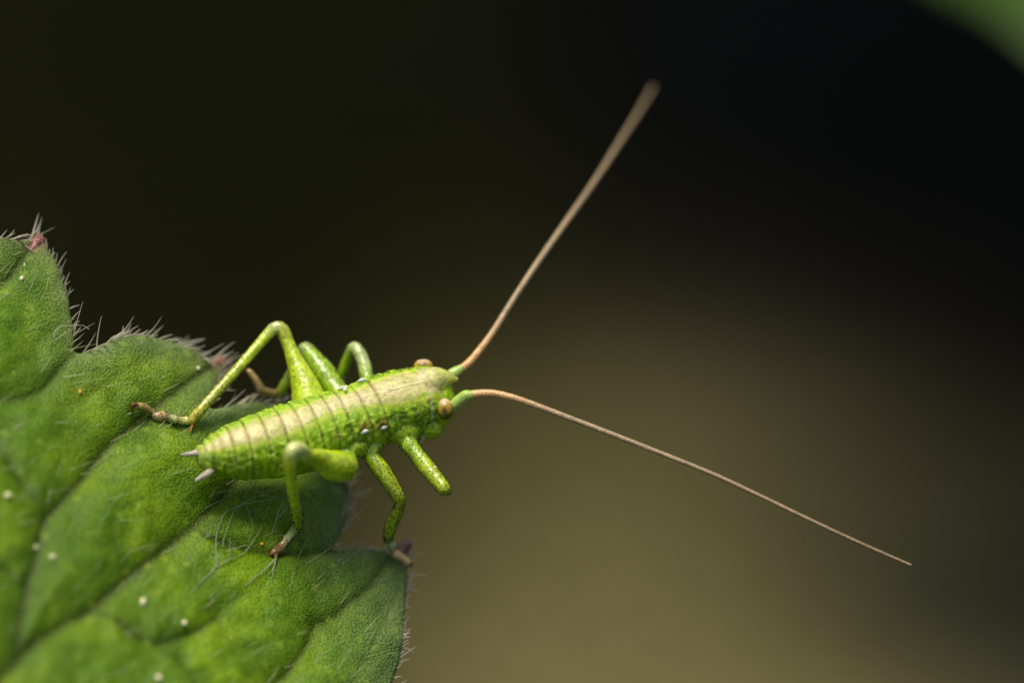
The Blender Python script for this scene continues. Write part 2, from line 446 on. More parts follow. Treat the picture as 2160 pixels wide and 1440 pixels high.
def build_leaf():
    def hexgrid(x0, x1, y0, y1, s):
        ys = np.arange(y0, y1, s * 0.866); rows = []
        for i, y in enumerate(ys):
            xs = np.arange(x0 + (s / 2 if i % 2 else 0), x1, s)
            rows.append(np.stack([xs, np.full_like(xs, y)], -1))
        g = np.vstack(rows); return g + rng.uniform(-0.15 * s, 0.15 * s, g.shape)
    fine = hexgrid(-120, 940, 440, 1560, 4.8)
    coarse = hexgrid(-1020, 960, 380, 2320, 22.0)
    m = (coarse[:, 0] > -115) & (coarse[:, 0] < 935) & (coarse[:, 1] > 445) & (coarse[:, 1] < 1555)
    pts = np.vstack([fine, coarse[~m]])
    pts = pts[inside(pts, outline)]
    e = np.array([kd_out.find((p[0], p[1], 0))[2] for p in pts]); pts = pts[e > 3.0]
    no = len(outline)
    allp = np.vstack([outline, pts])
    res = delaunay_2d_cdt([Vector(p) for p in allp], [(i, (i + 1) % no) for i in range(no)], [], 2, 1e-4)
    vco = np.array([list(v) for v in res[0]]); faces = [tuple(f) for f in res[2]]
    # keep faces inside only
    cen = np.array([vco[list(f)].mean(0) for f in faces]); ok = inside(cen, outline)
    faces = [f for f, k in zip(faces, ok) if k]
    h, vn, ed = leaf_fields(vco)
    base = cs(vco[:, 0], vco[:, 1], leaf_base(vco[:, 0], vco[:, 1]))
    TH, R = 0.16, 14.0
    t = TH * np.sqrt(np.clip(1 - (1 - np.clip(ed / R, 0, 1)) ** 2, 0, 1))
    top = base + LN * h[:, None]
    bot = top - LN * t[:, None]
    top = top - LN * (0.5 * (TH - t))[:, None]; bot = bot - LN * (0.5 * (TH - t))[:, None]
    # colours: mid green, yellower on the domes, olive in the veins, grey-green waxy sheen painted along the margin
    nz = noise(vco, 1 / 60.0); nz2 = noise(vco + 13, 1 / 18.0); nz3 = noise(vco + 5, 1 / 160.0)
    C = lerp(np.broadcast_to((0.118, 0.250, 0.002), vco.shape[:1] + (3,)), (0.215, 0.370, 0.003), smooth(0.35, 0.75, 0.6 * nz + 0.4 * nz3))
    C = lerp(C, (0.21, 0.34, 0.012), 0.35 * smooth(0.6, 0.9, nz2))
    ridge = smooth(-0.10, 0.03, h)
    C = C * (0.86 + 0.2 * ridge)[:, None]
    edge = np.exp(-ed / 36.0) * (0.6 + 0.8 * nz)
    C = lerp(C, (0.25, 0.32, 0.12), np.clip(edge, 0, 0.75))
    rt = smooth(640, 860, vco[:, 0]) * smooth(1130, 1250, vco[:, 1])          # greyer lobe at the right
    C = lerp(C, (0.20, 0.30, 0.085), 0.7 * rt)
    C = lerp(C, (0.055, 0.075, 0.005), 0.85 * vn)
    for tx, ty, rr in ((92, 488, 30), (484, 746, 24), (868, 1150, 30)):
        dd = np.hypot(vco[:, 0] - tx, vco[:, 1] - ty)
        C = lerp(C, (0.22, 0.11, 0.07), np.clip(0.8 * np.exp(-(dd / rr) ** 2), 0, 1))
    isb = ed < 1e-3
    bid = np.where(isb, np.arange(len(vco)), len(vco) + np.cumsum(~isb) - 1)
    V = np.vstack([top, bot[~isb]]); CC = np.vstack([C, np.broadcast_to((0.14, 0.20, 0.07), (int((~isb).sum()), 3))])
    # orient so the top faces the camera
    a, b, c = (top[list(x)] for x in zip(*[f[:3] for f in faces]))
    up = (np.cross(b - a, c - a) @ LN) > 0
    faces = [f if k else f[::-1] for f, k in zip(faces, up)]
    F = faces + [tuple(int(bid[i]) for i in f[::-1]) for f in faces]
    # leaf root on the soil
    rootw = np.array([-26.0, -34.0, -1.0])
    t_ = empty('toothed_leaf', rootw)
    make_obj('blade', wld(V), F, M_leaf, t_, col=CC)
    # petiole from the blade's base down to the soil
    b0 = wld(leaf_cs([(-520, 1840)])[0] - LN * 0.3); b1 = wld(leaf_cs([(-700, 2030)])[0] - LN * 0.3)
    path = catmull(np.vstack([b0, b1, b1 + (b1 - b0) * 1.6 + np.array([0, 0, -3.0]), [-24, -30, 36], rootw]), 60)
    v, f, _, _ = tube_geo(path, np.concatenate([np.linspace(0.15, 0.75, 20), np.linspace(0.75, 1.1, 40)]), 10, up=(0.3, 0.8, 0.1))
    make_obj('petiole', v, f, M_stem, t_)
    return t_
LEAF = build_leaf()

def strand(buf, p0, d, length, r0, bend, n=6, nang=4, droop=None):
    """a tapering curved hair: start, direction, length mm, base radius mm, bend vector"""
    d = np.asarray(d, float); d /= np.linalg.norm(d); t = np.linspace(0, 1, n)[:, None]
    path = np.asarray(p0) + d * length * t + np.asarray(bend) * length * t ** 2
    rad = r0 * (1 - t[:, 0]) ** 0.7 + 0.0015
    v, f, _, _ = tube_geo(path, rad, nang, up=(0.31, 0.2, 0.9), cap=False)
    buf.add(v, f)

def build_hairs():
    # ---- hairs along the margin
    b = Buf()
    seg = np.roll(outline, -1, 0) - np.roll(outline, 1, 0)
    nrm = np.stack([seg[:, 1], -seg[:, 0]], -1); nrm /= np.linalg.norm(nrm, axis=1)[:, None]
    if not inside(outline[:1] - nrm[:1] * 6, outline)[0]: nrm = -nrm
    surf = leaf_cs(outline)
    for i, p in enumerate(outline):
        if min(math.hypot(p[0] - a, p[1] - c) for a, c in ((92, 484), (484, 744), (870, 1145))) < 14 and rng.random() < 0.6: continue
        vis = -60 < p[0] < 960 and 440 < p[1] < 1500
        if rng.random() > (0.78 if vis else 0.25): continue
        L = rng.uniform(24, 55) if rng.random() < 0.75 else rng.uniform(50, 78)
        if 100 < p[0] < 175 and 480 < p[1] < 700: L = rng.uniform(18, 38)
        if 700 < p[0] and p[1] > 1130: L *= 0.75
        L *= 1 / PX
        tg = np.array([-nrm[i][1], nrm[i][0]])
        if tg @ np.array([0.6, -0.8]) < 0: tg = -tg                      # hairs lean along the margin towards the leaf's tip
        d2 = nrm[i] * rng.uniform(0.15, 0.75) + tg * rng.uniform(0.6, 1.0) + rng.normal(0, 0.18, 2)
        d3 = np.array([d2[0], -d2[1], rng.normal(0.2, 0.3)])
        bend = np.array([-d2[1] * 0.1, -d2[0] * 0.45, 0]) * rng.uniform(-0.3, 1.0) + rng.normal(0, 0.16, 3)
        if rng.random() < 0.08: bend *= 3.0
        strand(b, surf[i] - np.array([nrm[i][0], -nrm[i][1], 0]) * 0.04 - LN * 0.1, d3, L, rng.uniform(0.012, 0.023), bend, 9)
    v, f, _ = b.get()
    o = make_obj('edge_hair', wld(v), f, M_hair, LEAF); o['kind'] = 'stuff'; o['label'] = 'pale grey hairs fringing the toothed margin'
    # ---- hairs lying on the surface
    b = Buf(); pts = []
    while len(pts) < 240:
        p = rng.uniform((-60, 480), (880, 1500))
        if inside(p[None], outline)[0]: pts.append(p)
    surf = leaf_cs(pts); e = leaf_fields(pts)[2]
    for p, s, ed in zip(pts, surf, e):
        a = rng.normal(math.radians(38), 0.25)
        tang = np.array([math.cos(a), math.sin(a), 0]); tang -= LN * (tang @ LN)
        d3 = tang + LN * rng.uniform(0.10, 0.4)
        strand(b, s - LN * 0.02, d3, rng.uniform(0.25, 0.65), rng.uniform(0.0045, 0.0095), -LN * 0.15 + rng.normal(0, 0.08, 3), 6)
    v, f, _ = b.get()
    o = make_obj('surface_hair', wld(v), f, M_shair, LEAF); o['kind'] = 'stuff'; o['label'] = 'fine pale hairs lying on the blade'
build_hairs()

# ---- reddish gland tips of the teeth
def tooth_tip(pts, rad, lift=-0.06):
    P = []
    for x, y in pts: P.append(leaf_cs([(x, y)], lift)[0])
    P = catmull(np.array(P), 14); R = np.interp(np.linspace(0, 1, 14), np.linspace(0, 1, len(rad)), np.array(rad) / PX)
    v, f, _, _ = tube_geo(P, R, 14, up=LN, flat=1.0)
    v = v + 0.07 * (np.stack([noise(v + k * 9, 8.0) for k in range(3)], -1) - 0.5)
    make_obj('tooth_tip', wld(v), f, M_tip, LEAF)
tooth_tip([(80, 512), (90, 498), (96, 486)], (8, 15, 14))
tooth_tip([(462, 752), (476, 748), (488, 746)], (7, 12, 10))
tooth_tip([(846, 1156), (860, 1147), (872, 1138)], (8, 17, 14), -0.05)

# ------------------------------------------------------------------ the nymph
GREEN = np.array((0.31, 0.50, 0.002)); DEEP = np.array((0.20, 0.37, 0.002)); BEIGE = np.array((0.62, 0.55, 0.24))
LIME = np.array((0.50, 0.64, 0.003)); BROWN = np.array((0.16, 0.085, 0.02)); PALE = np.array((0.52, 0.62, 0.22))
TAN = np.array((0.46, 0.32, 0.12)); ORANGE = np.array((0.55, 0.27, 0.02)); YEL = np.array((0.50, 0.52, 0.03))

class Src:
    def __init__(s): s.v, s.f, s.c, s.h, s.g, s.n = [], [], [], [], [], 0
    def add(s, v, f, c, hair, gloss=0.1):
        s.g.append(np.full(len(v), gloss))
        s.v.append(v); s.f += [tuple(int(i) + s.n for i in q) for q in f]; s.c.append(np.broadcast_to(c, v.shape)); s.h.append(np.broadcast_to(hair, (len(v),))); s.n += len(v)
src = Src()

# --- trunk: abdomen, thorax, pronotum (pixel centre, depth, radius px, dorsal tilt deg)
TR = np.array([
    (417, 964, 0.72, 15, 34), (424, 963, 0.70, 25, 34), (436, 962, 0.68, 35, 34), (455, 959, 0.63, 45, 34), (480, 954, 0.56, 55, 34), (504, 950, 0.49, 62, 33), (550, 941, 0.36, 70, 32),
    (600, 930, 0.22, 76, 33), (650, 916, 0.07, 78, 36), (700, 901, -0.08, 77, 40), (750, 885, -0.22, 75, 36), (800, 866, -0.36, 74, 31), (850, 853, -0.48, 73, 32), (890, 845, -0.58, 70, 35), (908, 841, -0.63, 64, 35), (925, 838, -0.67, 50, 35)])
NS = 470
S = catmull(TR, NS)
LINES = np.array([428, 442, 460, 482, 514, 552, 590, 624, 657, 690, 720, 759, 791])
def build_trunk():
    path = cs(S[:, 0], S[:, 1], S[:, 2]); r = S[:, 3] / PX
    T = np.gradient(path, axis=0); T /= np.linalg.norm(T, axis=1)[:, None]
    up2 = np.stack([-T[:, 1], T[:, 0], 0 * T[:, 0]], -1); up2 /= np.linalg.norm(up2, axis=1)[:, None]
    zc = np.cross(T, up2); zc *= np.sign(zc[:, 2:3])
    a = np.radians(S[:, 4])[:, None]
    dor = zc * np.cos(a) + up2 * np.sin(a)
    lat = np.cross(dor, T)                                                   # + towards image bottom side?
    na = 300
    th = np.linspace(0, 2 * np.pi, na, endpoint=False)
    ph = np.where(th > np.pi, th - 2 * np.pi, th)
    x = S[:, 0]
    # segment profile: each tergite swells and ends in a lip over the next groove
    k = np.searchsorted(LINES, x); lo = np.where(k > 0, LINES[np.clip(k - 1, 0, 99)], 405); hi = np.where(k < len(LINES), LINES[np.clip(k, 0, len(LINES) - 1)], 895)
    u = np.clip((x - lo) / (hi - lo), 0, 1)
    dist = np.minimum(np.abs(x - lo), np.abs(hi - x))
    seg = 0.014 * np.sin(np.pi * u) ** 0.6 - 0.022 * np.exp(-(dist / 2.2) ** 2)
    seg = np.where(x > 892, 0, seg)
    ring = r[:, None] * (1 + 0 * th[None, :])
    # flattened back, slightly keeled middle line
    ring = ring * (1 - 0.05 * np.exp(-(ph[None, :] / 0.75) ** 2)) + 0.012 * np.exp(-(ph[None, :] / 0.05) ** 2) * smooth(640, 760, x)[:, None]
    sidefade = 0.35 + 0.65 * np.exp(-(ph[None, :] / 1.7) ** 4)
    ring = ring + seg[:, None] * sidefade
    # pronotum: a shield that stands a little proud, its lower edge a lip on the flank
    pro = smooth(790, 797, x) * (1 - smooth(886, 892, x))
    ring = ring + 0.025 * pro[:, None] * (1 - smooth(1.25, 1.4, np.abs(ph)))[None, :]
    v = path[:, None, :] + ring[..., None] * (dor[:, None, :] * np.cos(th)[None, :, None] + lat[:, None, :] * np.sin(th)[None, :, None] * 0.97)
    # granular flanks
    g = noise(v, 14.0) - 0.5; g2 = noise(v + 3, 30.0) - 0.5
    amp = 0.008 + 0.038 * smooth(0.42, 0.8, np.abs(ph))[None, :]
    nrm = (v - path[:, None, :]); nrm /= np.linalg.norm(nrm, axis=-1, keepdims=True)
    v = v + nrm * (amp * g + 0.5 * amp * g2)[..., None]
    # ---- colours
    X = np.broadcast_to(x[:, None], g.shape); PH = np.broadcast_to(np.abs(ph)[None, :], g.shape)
    SG = np.broadcast_to(ph[None, :], g.shape)
    n1 = noise(v, 5.0); n2 = noise(v + 7, 12.0); n3 = noise(v + 17, 28.0)
    C = lerp(np.broadcast_to(GREEN, v.shape), DEEP, smooth(0.35, 0.7, 0.6 * n1 + 0.4 * n2))
    C = lerp(C, (0.26, 0.50, 0.006), smooth(0.62, 0.85, n3) * 0.7)
    C = lerp(C, (0.17, 0.29, 0.003), smooth(0.9, 1.6, PH) * 0.6)              # deeper green belly, its shade partly put into the colour
    stq = noise(np.stack([X / 7.0, PH * 2.2 + 4, X / 40.0], -1), 1.0)             # upright folds on the flanks
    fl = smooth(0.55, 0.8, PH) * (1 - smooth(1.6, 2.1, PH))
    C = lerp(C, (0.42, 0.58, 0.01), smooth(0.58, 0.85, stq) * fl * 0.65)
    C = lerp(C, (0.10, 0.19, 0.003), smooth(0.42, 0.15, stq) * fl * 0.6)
    C = lerp(C, (0.22, 0.13, 0.02), smooth(0.66, 0.85, n2) * fl * 0.35)
    v = v + nrm * (0.035 * (stq - 0.5) * fl)[..., None]
    wst = 0.35 + 0.05 * np.sin((X - 420) / 60) + 0.10 * smooth(740, 860, X) - 0.12 * smooth(470, 420, X)
    st = 1 - smooth(0.62, 1.30, PH / (wst * (1 + 0.6 * (n2 - 0.5) + 0.5 * (n1 - 0.5))))
    bei = lerp(np.broadcast_to(BEIGE, v.shape), (0.44, 0.44, 0.10), smooth(0.5, 0.8, n1) * 0.8)
    bei = lerp(bei, (0.55, 0.40, 0.22), smooth(0.55, 0.8, n2) * 0.45 * smooth(600, 780, X))
    C = lerp(C, bei, st * 0.95)
    C = lerp(C, (0.55, 0.60, 0.07), np.clip(smooth(0.9, 1.1, PH / wst) * (1 - smooth(1.15, 1.6, PH / wst)) * n2 * 1.1, 0, 1))
    C = lerp(C, (0.70, 0.60, 0.36), 0.95 * np.exp(-(PH / 0.03) ** 2) * smooth(600, 700, X))       # pale middle line
    dl = np.min(np.abs(X[..., None] - LINES), axis=-1)
    ln = np.exp(-(dl / 1.6) ** 2) * (1 - smooth(0.9, 1.5, PH)) * smooth(452, 480, X)
    C = lerp(C, (0.17, 0.12, 0.05), np.clip(ln * 0.85 * (0.55 + 0.9 * n1), 0, 0.9))
    lp = np.exp(-((dl - 6.0) / 2.5) ** 2) * smooth(0.3, 0.6, PH) * (1 - smooth(1.2, 1.6, PH))
    C = lerp(C, (0.42, 0.55, 0.05), lp * 0.5)
    C = lerp(C, (0.60, 0.62, 0.26), np.exp(-((X - 890) / 2.5) ** 2) * 0.8 * (1 - smooth(1.2, 1.5, PH)))  # pale front lip of the shield
    # brown smudges above the mid legs (near side) with a white dot below each
    for bx, bp, rx in ((744, 0.98, 9), (780, 1.04, 10)):
        side = np.exp(-((X - bx) / rx) ** 2 - ((SG - NEAR * bp) / 0.16) ** 2)
        C = lerp(C, (0.22, 0.05, 0.01), np.clip(1.0 * side, 0, 0.7))
    # tail end paler
    C = lerp(C, (0.50, 0.58, 0.16), 0.7 * (1 - smooth(425, 450, X)) * smooth(0.4, 0.6, n2))
    hair = 0.012 + 0.22 * smooth(780, 800, X) * smooth(0.7, 1.0, PH)
    n = NS; idx = np.arange(n * na).reshape(n, na)
    A, B_, C_, D_ = idx[:-1], np.roll(idx, -1, 1)[:-1], np.roll(idx, -1, 1)[1:], idx[1:]
    f = np.stack([A, B_, C_, D_], -1).reshape(-1, 4).tolist() + [tuple(idx[0][::-1].tolist()), tuple(idx[-1].tolist())]
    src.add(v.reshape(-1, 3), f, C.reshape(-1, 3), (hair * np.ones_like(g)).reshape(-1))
    return path, dor, lat, r
_p = cs(S[:, 0], S[:, 1], S[:, 2]); _T = _p[60] - _p[50]
NEAR = 1.0     # sign of the angle on the flank that faces the camera; fixed below
_up2 = np.array([-_T[1], _T[0], 0]); _zc = np.cross(_T, _up2); _zc *= np.sign(_zc[2])
_dor = _zc * math.cos(math.radians(34)) / np.linalg.norm(_zc) + _up2 * math.sin(math.radians(34)) / np.linalg.norm(_up2)
NEAR = 1.0 if np.cross(_dor, _T)[1] < 0 else -1.0
trunk_path, trunk_dor, trunk_lat, trunk_r = build_trunk()
def on_trunk(x, phi, off=0.0):
    i = int(np.argmin(np.abs(S[:, 0] - x)))
    d = trunk_dor[i] * math.cos(phi) + trunk_lat[i] * math.sin(phi) * NEAR
    return trunk_path[i] + d * (trunk_r[i] + off), d

def limb(nodes, flat=1.0, up=(0.3, 0.8, 0.5), hair=1.0, n=None, nang=64, wob=0.005, gloss=1.0):
    """nodes: (px, py, z, r px, colour) -> a tapering limb added to the body source"""
    P = np.array([q[:4] for q in nodes], float); cols = np.array([q[4] for q in nodes])
    L = np.linalg.norm(np.diff(cs(P[:, 0], P[:, 1], P[:, 2]), axis=0), axis=1)
    n = n or max(24, int(L.sum() / 0.013))
    c3 = np.concatenate([cs(P[:, 0], P[:, 1], P[:, 2]), P[:, 3:4] / PX], -1)
    cum = np.concatenate([[0], np.cumsum(L)]) / L.sum()
    Q = np.vstack([2 * c3[0] - c3[1], c3, 2 * c3[-1] - c3[-2]])
    t = np.linspace(0, 1, n); k = np.clip(np.searchsorted(cum, t, side='right') - 1, 0, len(c3) - 2)
    u = ((t - cum[k]) / (cum[k + 1] - cum[k]))[:, None]
    a, b, c, d = Q[k], Q[k + 1], Q[k + 2], Q[k + 3]
    cr = 0.5 * (2 * b + (c - a) * u + (2 * a - 5 * b + 4 * c - d) * u ** 2 + (3 * b - a - 3 * c + d) * u ** 3)
    v, f, ri, th = tube_geo(cr[:, :3], np.maximum(cr[:, 3], 0.01), nang, up=up, flat=flat)
    tt = np.clip((ri - 3) / (n - 1), 0, 1)
    C = np.stack([np.interp(tt, cum, cols[:, j]) for j in range(3)], -1)
    nz = noise(v, 9.0); nz2 = noise(v + 5, 24.0)
    C = C * (0.8 + 0.4 * nz)[:, None] * (0.88 + 0.24 * nz2)[:, None]
    nr = v - np.repeat(np.vstack([cr[:1, :3]] * 3 + [cr[:, :3]] + [cr[-1:, :3]] * 3), nang, axis=0)
    nr /= np.linalg.norm(nr, axis=1)[:, None] + 1e-9
    v = v + nr * (wob * (nz2 - 0.5) * 2)[:, None]
    hr = np.interp(tt, cum, hair) if np.ndim(hair) else hair
    src.add(v, f, C, hr, gloss)

def blob(px, py, z, rx, ry, rz, col, hair=0.3, rot=0.0, wob=0.02, n=90):
    """ellipsoid lump (px radii, depth radius px) turned by rot degrees in the picture plane"""
    u = np.linspace(0.02, math.pi - 0.02, n); w = np.linspace(0, 2 * np.pi, 2 * n, endpoint=False)
    U, Wv_ = np.meshgrid(u, w, indexing='ij')
    p = np.stack([np.cos(U) * rx, np.sin(U) * np.cos(Wv_) * ry, np.sin(U) * np.sin(Wv_) * rz], -1).reshape(-1, 3) / PX
    a = math.radians(rot); R = np.array([[math.cos(a), -math.sin(a), 0], [math.sin(a), math.cos(a), 0], [0, 0, 1]])
    p = p @ R.T + cs(px, py, z)
    nz = noise(p, 8.0); nz2 = noise(p + 3, 20.0)
    p = p + (p - cs(px, py, z)) * (wob * 4 * (nz2 - 0.5))[:, None]
    C = np.asarray(col) * (0.8 + 0.4 * nz)[:, None]
    idx = np.arange(n * 2 * n).reshape(n, 2 * n)
    f = np.stack([idx[:-1], np.roll(idx, -1, 1)[:-1], np.roll(idx, -1, 1)[1:], idx[1:]], -1).reshape(-1, 4).tolist()
    f += [tuple(idx[0][::-1].tolist()), tuple(idx[-1].tolist())]
    src.add(p, f, C, hair, 0.25)

# --- head
HEADC = (0.36, 0.52, 0.006)
blob(908, 838, -0.66, 52, 61, 58, HEADC, 0.06, 10)
blob(922, 868, -0.62, 36, 46, 50, HEADC, 0.06, -28)          # cheek and face
blob(905, 894, -0.52, 36, 33, 38, HEADC, 0.05, -35)  # jaw
limb([(895, 812, -0.38, 36, BEIGE * 0.95), (922, 801, -0.43, 29, (0.52, 0.52, 0.14)), (948, 798, -0.50, 15, (0.52, 0.56, 0.08)), (962, 799, -0.53, 5.5, (0.5, 0.55, 0.10))], hair=0.0)   # vertex between the antennae
limb([(905, 905, -0.40, 12, (0.32, 0.46, 0.02)), (916, 911, -0.34, 7, (0.36, 0.48, 0.04)), (925, 907, -0.33, 5, PALE)], hair=0.0)
limb([(893, 915, -0.40, 12, (0.32, 0.44, 0.03)), (890, 927, -0.36, 7, (0.45, 0.38, 0.12)), (884, 933, -0.36, 5, (0.50, 0.40, 0.22))], hair=0.0)
# sockets that carry the eyes
blob(934, 864, -0.28, 20, 25, 18, (0.33, 0.48, 0.012), 0, 0)
blob(893, 784, -0.82, 26, 16, 26, (0.33, 0.48, 0.012), 0, 0)
# --- thorax flanks and coxae (near side)
blob(800, 918, -0.10, 46, 17, 26, (0.33, 0.48, 0.004), 0.25, 38)
blob(848, 904, -0.25, 42, 37, 38, (0.33, 0.48, 0.004), 0.12, 0)
blob(742, 945, 0.05, 40, 26, 34, (0.33, 0.48, 0.004), 0.15, 20)
# --- legs. far hind leg
limb([(680, 880, -0.55, 26, GREEN), (655, 852, -0.66, 38, LIME), (644, 815, -0.72, 31, LIME), (627, 772, -0.80, 21, LIME * 0.95), (610, 730, -0.88, 14.5, LIME * 0.9), (596, 697, -0.92, 15, YEL * 0.85), (580, 692, -0.90, 13.5, PALE * 0.85),
      (560, 710, -0.85, 11.5, LIME * 0.95), (520, 756, -0.66, 11, LIME), (470, 812, -0.42, 11, YEL * 0.9), (425, 862, -0.20, 11, YEL * 0.9), (404, 886, leaf_z(404, 886, 0.14), 11, (0.5, 0.42, 0.03))], hair=[.05, .05, .08, .1, .15, .15, .15, .15, .3, .8, 1., .8])
fz = lambda x, y, l=0.09: leaf_z(x, y, l)
limb([(404, 885, fz(404, 885, 0.13), 8, YEL * 0.8), (390, 887, fz(390, 887), 9, PALE), (374, 885, fz(374, 885), 7.5, TAN), (368, 884, fz(368, 884), 9.5, PALE * 0.9), (352, 880, fz(352, 880), 8, BROWN), (345, 877, fz(345, 877), 10.5, TAN),
      (330, 877, fz(330, 877), 11, TAN * 0.8), (324, 870, fz(324, 870, 0.12), 7, BROWN), (312, 862, fz(312, 862, 0.17), 7, TAN), (297, 855, fz(297, 855, 0.2), 6.5, TAN * 1.2), (286, 856, fz(286, 856, 0.17), 5, TAN)], hair=0.5)
# far middle leg
limb([(725, 845, -0.75, 20, GREEN), (703, 815, -0.98, 25, GREEN), (679, 781, -1.12, 25, GREEN * 0.95), (656, 750, -1.26, 19, GREEN), (644, 736, -1.33, 15, PALE * 0.8), (634, 748, -1.38, 12, GREEN), (614, 788, -1.44, 11, GREEN),
      (598, 815, -1.46, 11, LIME * 0.9), (588, 832, fz(588, 832, 0.12), 10, (0.4, 0.42, 0.06))], hair=1.0)
limb([(588, 833, fz(588, 833, 0.12), 8, TAN), (572, 829, fz(572, 829, 0.12), 9, TAN * 0.9), (552, 822, fz(552, 826, 0.15), 9, TAN * 0.8), (543, 806, -1.30, 8, TAN * 0.8), (534, 793, -1.28, 7, TAN), (526, 783, -1.25, 6, TAN)], hair=0.3)
# far front leg
limb([(790, 838, -0.85, 18, GREEN), (775, 800, -1.05, 15, GREEN), (768, 768, -1.18, 14.5, PALE * 0.75), (757, 742, -1.28, 13.5, PALE * 0.8), (746, 733, -1.36, 12.5, PALE * 0.8), (736, 750, -1.48, 11.5, GREEN), (724, 780, -1.60, 11, GREEN), (712, 815, -1.72, 10, GREEN), (702, 850, fz(702, 850, 0.15), 9, GREEN)], hair=0.3)
limb([(702, 850, fz(702, 850, 0.15), 8, TAN), (694, 866, fz(694, 866), 8, TAN), (682, 874, fz(682, 874), 7, TAN)], hair=0.0)
# near hind leg; its pale knee also carries a painted highlight
limb([(728, 955, 0.20, 22, GREEN), (736, 976, 0.36, 18, (0.24, 0.42, 0.01))], hair=0.1)
limb([(725, 984, 0.54, 32.5, (0.42, 0.58, 0.004)), (712, 983, 0.62, 35.0, (0.44, 0.60, 0.004)), (694, 978, 0.80, 31, LIME * 0.9), (674, 968, 1.02, 23, LIME * 0.9), (650, 961, 1.35, 16, LIME * 0.9), (628, 947, 1.66, 17, (0.60, 0.66, 0.22)), (615, 953, 1.78, 17, (0.62, 0.66, 0.22)),
      (612, 975, 1.68, 13.5, (0.56, 0.62, 0.01)), (615, 1015, 1.25, 13, LIME * 1.1), (622, 1060, 0.62, 13, LIME * 1.05), (629, 1098, 0.02, 12, LIME * 0.9), (631, 1110, fz(631, 1110, 0.14), 10, (0.35, 0.42, 0.05))], hair=[.08, .06, .05, .05, .05, .05, .05, .08, .3, .7, .9, .8], flat=0.9)
limb([(629, 1106, fz(629, 1106, 0.14), 9, PALE * 0.8), (618, 1120, fz(618, 1120), 9.5, (0.42, 0.46, 0.12)), (607, 1134, fz(607, 1134), 9, PALE * 0.8), (598, 1146, fz(598, 1146), 8, TAN), (590, 1156, fz(590, 1156), 11, BROWN * 1.4), (578, 1164, fz(578, 1164), 9, BROWN * 1.5)], hair=0.5)
# near middle leg
limb([(800, 915, -0.22, 26, (0.34, 0.50, 0.004)), (782, 948, -0.04, 20, (0.34, 0.50, 0.004)), (784, 964, 0.0, 16.5, GREEN), (803, 988, 0.04, 18, LIME * 0.85), (824, 1020, 0.02, 16.5, LIME * 0.88), (838, 1043, -0.03, 14.5, LIME * 0.85), (843, 1053, -0.08, 13, LIME * 0.8), (842, 1066, -0.14, 11, YEL * 0.7),
      (837, 1080, -0.26, 12.5, LIME * 0.8), (827, 1104, -0.50, 13, LIME * 0.75), (820, 1124, -0.70, 11, LIME * 0.8), (819, 1138, fz(819, 1150, 0.26), 10, (0.34, 0.40, 0.08))], hair=1.0)
limb([(819, 1138, fz(819, 1150, 0.26), 9.5, PALE * 0.8), (826, 1150, fz(826, 1156, 0.24), 10, PALE * 0.85), (829, 1160, fz(829, 1164, 0.22), 7.5, BROWN * 1.3), (835, 1168, fz(835, 1172, 0.22), 11, TAN), (846, 1173, fz(846, 1178, 0.22), 8, TAN * 1.3), (860, 1184, fz(858, 1188, 0.18), 7.5, TAN * 1.6)], hair=0.05)
# near front leg, lifted, its shin pointing away
limb([(848, 905, -0.30, 26, (0.34, 0.50, 0.004)), (864, 938, -0.08, 19, (0.34, 0.50, 0.004)), (873, 950, -0.02, 16.5, GREEN), (900, 985, 0.12, 17.5, LIME * 0.85), (925, 1015, 0.26, 15.5, LIME * 0.88), (937, 1030, 0.32, 14, LIME * 0.85), (938, 1032, 0.05, 10, GREEN), (932, 1022, -0.6, 10, GREEN), (922, 1008, -1.4, 9, GREEN)], hair=1.0)
limb([(922, 1008, -1.4, 8, TAN), (919, 1004, -1.7, 7, TAN), (916, 1000, -1.95, 6, TAN)], hair=0.0)

_av = np.vstack(src.v); _f = D / (D - _av[:, 2])
_ax = _av[:, 0] * _f * PX + 1080; _ay = -_av[:, 1] * _f * PX + 720
def skin_z(px, py, rad=4.0):
    """depth of the insect's near surface at a pixel"""
    m = np.hypot(_ax - px, _ay - py) < rad
    return float(_av[m, 2].max())
